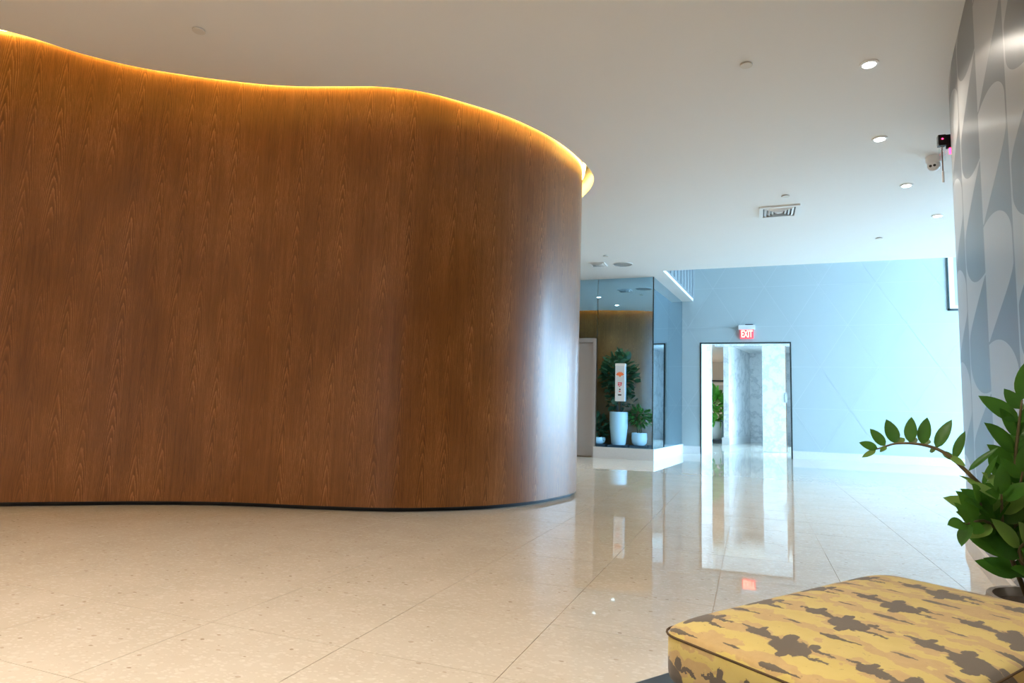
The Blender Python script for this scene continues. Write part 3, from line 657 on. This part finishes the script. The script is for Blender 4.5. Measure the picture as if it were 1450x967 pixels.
lm_dark = leafmesh('leaf', 'zz', width=.47); lm_light = leafmesh('leaf', 'zzl', width=.42, n=6)
PB = Vector((.80, 2.28, 0))
zz = empty('potted_zz_plant', PB); tag(zz, 'leafy green potted plant with glossy leaflets and one long arching stem', 'potted plant')
lathe('pot', [(.11, 0), (.13, .01), (.155, .24), (.165, .345), (.162, .36), (.148, .36), (.142, .335)], 'greypot', zz, 32)
lathe('soil', [(.01, .342), (.09, .348), (.143, .335)], 'soil', zz, 24)
def zz_stem(pts, r0, name='stem'):
    c = crom(pts, 6); n = len(c)
    o = tube(name, [p - PB for p in c], [r0 * (1 - .75 * i / n) for i in range(n)], 'stem', zz, 7); return o, c
def zz_leaf(stem, base, tip, nrm, light=False, wid=1.0):
    base = Vector(base); tip = Vector(tip); d = tip - base
    o = bpy.data.objects.new('leaf', lm_light if light else lm_dark); o.matrix_basis = Matrix.Translation(-PB) @ orient(base, d, nrm, d.length, wid); link(o, stem)
rb = random.Random(11)
root = PB + Vector((-.03, -.02, .335))
# the long arching stem
YS = 2.16
arch = [root, pix(1418, 745, 2.24), pix(1396, 697, 2.20), pix(1378, 677, YS), pix(1351, 651, YS), pix(1330, 637, YS), pix(1308, 630, YS), pix(1288, 627.5, YS), pix(1268, 628, YS), pix(1255, 631.5, YS), pix(1241, 636, YS)]
st, _ = zz_stem(arch, .0075)
toc = (Vector((0, 0, H)) - pix(1300, 630, YS)).normalized()
for (bx, by, tx, ty, dy, wd, sk, li) in [
    (1243, 635.2, 1216.4, 626.5, -.01, 1.05, .3, 0), (1240.3, 637, 1220.4, 647.7, -.02, .75, .3, 1), (1253.5, 631.6, 1232, 607, 0, 1.05, .3, 0), (1269.2, 628, 1255.1, 593.5, 0, 1.1, .2, 0), (1288.7, 627, 1290.7, 590.2, 0, .95, -.1, 0),
    (1306.2, 629.5, 1312.9, 590.8, 0, .95, -.3, 0), (1325.4, 634.5, 1347.6, 593.9, .0, .80, -.5, 0), (1351.6, 650, 1366.4, 610.3, .0, .68, -.6, 0), (1371.2, 667, 1413.7, 632.7, -.02, .40, -1.2, 0), (1390.9, 689, 1412.9, 644.3, -.03, .40, -1.3, 0), (1383, 684, 1358.3, 673.3, -.02, .45, 1.2, 1),
    (1268, 628, 1281, 620, .05, .8, 0, 1), (1289, 628, 1297, 619, .06, .8, 0, 1), (1307, 630, 1313, 620, .07, .9, 0, 1), (1326, 635, 1316, 639, .04, 1.0, 0, 1), (1352, 652, 1333, 638, .05, .8, 0, 1), (1346, 646, 1367, 660, -.05, .8, 0, 1), (1255, 632, 1246, 640, -.03, .8, 0, 1)]:
    b_ = pix(bx, by, YS); t_ = pix(tx, ty, YS + dy); nn = toc + Vector((sk, 0, .25)); zz_leaf(st, b_, t_, nn, bool(li), wd)
def auto_stem(top_px, Ytop, mid_px, Ymid, r0, n, L, first=.3, lean=.75, sd=1):
    q = random.Random(sd); pts = [root + Vector((q.uniform(-.05, .06), q.uniform(-.04, .05), 0)), pix(*mid_px, Ymid), pix(*top_px, Ytop)]
    s_, c = zz_stem(pts, r0); m_ = len(c)
    for i in range(n):
        f = first + (1 - first) * (i + .5) / n; k = min(m_ - 2, int(f * (m_ - 1))); p = c[k]; tg = (c[k + 1] - c[k]).normalized()
        side = tg.cross(toc).normalized(); up = side.cross(tg).normalized()
        for sg_ in (-1, 1):
            d = tg * q.uniform(.35, .75) + side * sg_ * lean * q.uniform(.7, 1.2) + toc * q.uniform(-.25, .55) + Vector((0, 0, .18))
            l = L * q.uniform(.8, 1.15) * (1 - .35 * max(0, f - .75) / .25)
            zz_leaf(s_, p, p + d.normalized() * l, toc + Vector((q.uniform(-.6, .6), q.uniform(-.4, .4), q.uniform(.2, .9))), q.random() < .13, q.uniform(.85, 1.2))
    tip = c[-1]; zz_leaf(s_, tip, tip + ((c[-1] - c[-3]).normalized() + Vector((0, 0, .1))) * L * .8, toc + Vector((.2, 0, .5)), False, .9)
auto_stem((1447, 566), 2.20, (1438, 690), 2.26, .0085, 7, .125, .42, .75, 3)
auto_stem((1367, 742), 2.06, (1412, 748), 2.18, .0075, 5, 0.113, .30, .7, 5)
auto_stem((1388, 712), 2.12, (1412, 752), 2.22, .0075, 5, 0.115, .30, .7, 6)
auto_stem((1418, 700), 2.10, (1424, 766), 2.20, .008, 6, 0.118, .25, .75, 8)
auto_stem((1448, 668), 2.08, (1440, 755), 2.20, .008, 6, 0.118, .25, .75, 9)
auto_stem((1470, 610), 2.24, (1452, 720), 2.26, .008, 7, 0.122, .3, .75, 12)
auto_stem((1490, 690), 2.20, (1456, 760), 2.26, .0075, 6, 0.118, .3, .7, 14)
auto_stem((1462, 762), 2.10, (1446, 790), 2.18, .007, 4, 0.113, .3, .7, 15)

def foliage(name, mat, parent, pts, L, seed, wid=.55, up=.3, droop=0.0):
    q = random.Random(seed); V, Fs = [], []; lv, lf = leafdata(n=4, width=wid)
    for p, out in pts:
        d = (Vector(out).normalized() + Vector((q.uniform(-.6, .6), q.uniform(-.6, .6), q.uniform(-.5, .5) + up - droop))).normalized()
        Mx = orient(p, d, Vector((q.uniform(-.7, .7), q.uniform(-.7, .7), 1)), L * q.uniform(.7, 1.2)); k = len(V)
        V += [Mx @ Vector(v) for v in lv]; Fs += [tuple(i + k for i in f) for f in lf]
    o = mesh(name, V, Fs, mat, parent, True); o['kind'] = 'stuff'; return o
def cloud(n, c, r, seed, shell=.35):
    q = random.Random(seed); out = []
    while len(out) < n:
        v = Vector((q.uniform(-1, 1), q.uniform(-1, 1), q.uniform(-1, 1)))
        if shell < v.length < 1: out.append(((c[0] + v.x * r[0], c[1] + v.y * r[1], c[2] + v.z * r[2]), (v.x, v.y, v.z * .6)))
    return out
def tray(e, s): box('tray', (-s, -s, 0), (s, s, .05), 'slate', e, bev=.006)
# three planters against the back of the wood wall (seen in the mirror)
e = empty('potted_fig_tree', (-3.05, 8.22, 0)); tag(e, 'bushy fig tree in a tall white tapered pot, reflected in the mirror', 'potted plant')
tray(e, .23); lathe('pot', [(.15, .05), (.17, .07), (.215, .45), (.225, .70), (.222, .84), (.205, .845), (.20, .80)], 'pot', e, 32); lathe('soil', [(.01, .80), (.20, .80)], 'soil', e, 20)
for k in range(4):
    a = k * 1.7; tube('trunk', [(.06 * math.cos(a), .06 * math.sin(a), .78), (.07 * math.cos(a + .3), .07 * math.sin(a + .3), 1.2), (.16 * math.cos(a + .2), .16 * math.sin(a + .2), 1.75)], [.014, .012, .007], 'bark', e)
foliage('foliage', 'fig', e, cloud(330, (0, .06, 1.72), (.42, .28, .58), 21) + cloud(40, (0.05, 0, 1.15), (.34, .22, .25), 22), .17, 23, .75, .1)
e = empty('potted_bush', (-3.56, 8.20, 0)); tag(e, 'low leafy plant in a shallow white bowl, reflected in the mirror', 'potted plant')
tray(e, .21); lathe('pot', [(.10, .05), (.16, .09), (.185, .16), (.17, .215), (.155, .215), (.15, .19)], 'pot', e, 28); lathe('soil', [(.01, .19), (.15, .19)], 'soil', e, 20)
foliage('foliage', 'fig', e, cloud(190, (0, 0, .46), (.26, .20, .27), 31, .1), .15, 32, .5, .25)
e = empty('potted_fern', (-2.58, 8.02, 0)); tag(e, 'feathery green plant in a round white pot, reflected in the mirror', 'potted plant')
tray(e, .21); lathe('pot', [(.13, .05), (.175, .10), (.19, .20), (.185, .345), (.17, .35), (.165, .32)], 'pot', e, 28); lathe('soil', [(.01, .32), (.165, .32)], 'soil', e, 20)
for k in range(5):
    a = k * 1.3; tube('stem', [(.04 * math.cos(a), .04 * math.sin(a), .31), (.08 * math.cos(a), .08 * math.sin(a), .55), (.2 * math.cos(a), .2 * math.sin(a), .78)], [.009, .007, .004], 'stem', e)
foliage('foliage', 'fern', e, cloud(260, (0, 0, .74), (.30, .28, .20), 41, .2), .15, 42, .3, .1, .2)
# planters beyond the doorway
e = empty('potted_shrub', (-1.17, 21.4, 0)); tag(e, 'bright green leafy plant in a white round pot beyond the doorway', 'potted plant')
box('tray', (-.29, -.29, 0), (.29, .29, .10), 'slate', e, bev=.006); lathe('pot', [(.18, .10), (.24, .16), (.275, .40), (.26, .66), (.24, .67), (.235, .62)], 'pot', e, 28); lathe('soil', [(.01, .62), (.235, .62)], 'soil', e, 20)
foliage('foliage', 'bright', e, cloud(230, (.05, 0, 1.12), (.40, .36, .50), 51, .2), .26, 52, .6, .2)
e = empty('potted_shrub', (-.98, 22.6, 0)); tag(e, 'green plant in a pale blue cylinder pot, behind the white pot beyond the doorway', 'potted plant')
lathe('pot', [(.20, 0), (.21, .02), (.225, .70), (.21, .71), (.20, .66)], 'bluepot', e, 28); lathe('soil', [(.01, .66), (.20, .66)], 'soil', e, 20)
foliage('foliage', 'fern', e, cloud(170, (.0, 0, 1.10), (.34, .32, .46), 61, .2), .24, 62, .6, .2)

# ------------------------------------------------------------------ upholstered bench
AX = math.atan2(.82, .57)
bench = empty('upholstered_bench', (-.15, 1.31, 0), AX); tag(bench, 'low bench with yellow and brown patterned seat cushions on a dark platform', 'bench')
box('platform', (-.95, -.72, .285), (.86, .045, .335), 'platform', bench, bev=.004)
box('plinth', (-.85, -.66, 0), (.80, -.05, .284), 'platform', bench)
def cushion(x0, x1, y0, y1, z0, z1, r=.032):
    bm = bmesh.new(); vs, fs = boxdata((x0, y0, z0), (x1, y1, z1)); bv = [bm.verts.new(v) for v in vs]
    for f in fs: bm.faces.new([bv[i] for i in f])
    bmesh.ops.subdivide_edges(bm, edges=bm.edges[:], cuts=9, use_grid_fill=True)
    cx, cy, cz = (x0 + x1) / 2, (y0 + y1) / 2, (z0 + z1) / 2; hx, hy, hz = (x1 - x0) / 2, (y1 - y0) / 2, (z1 - z0) / 2
    for v in bm.verts:
        p = v.co - Vector((cx, cy, cz)); q = Vector((max(-hx + r, min(hx - r, p.x)), max(-hy + r, min(hy - r, p.y)), max(-hz + r, min(hz - r, p.z)))); d = p - q
        if d.length > 1e-6: p = q + d.normalized() * r
        ux, uy, uz = p.x / hx, p.y / hy, p.z / hz
        p.z += .010 * (1 - ux * ux) * (1 - uy * uy) * (1 if uz > 0 else 0); p.x += .002 * (1 - uy * uy) * (1 - uz * uz) * ux; p.y += .002 * (1 - ux * ux) * (1 - uz * uz) * uy
        v.co = p + Vector((cx, cy, cz))
    bm.verts.index_update(); V = [tuple(v.co) for v in bm.verts]; Fs = [[v.index for v in f.verts] for f in bm.faces]; bm.free()
    o = mesh('seat_cushion', V, Fs, 'fabric', bench, True)
    md = o.modifiers.new('smooth', 'SUBSURF'); md.levels = md.render_levels = 2
    zs = z1 - r * .72; k = .046
    ring_ = []
    for cx_, cy_, a0 in ((x1 - k - .001, y1 - k - .001, 0), (x0 + k + .001, y1 - k - .001, 90), (x0 + k + .001, y0 + k + .001, 180), (x1 - k - .001, y0 + k + .001, 270)):
        for a in range(0, 91, 15): t = math.radians(a0 + a); ring_.append(Vector((cx_ + k * math.cos(t), cy_ + k * math.sin(t), zs)))
    tube('piping', ring_ + [ring_[0]], .0022, 'piping', o, 6)
    return o
cushion(-.022, .845, -.435, .018, .336, .456)
cushion(-.022, .845, -.70, -.450, .336, .425)
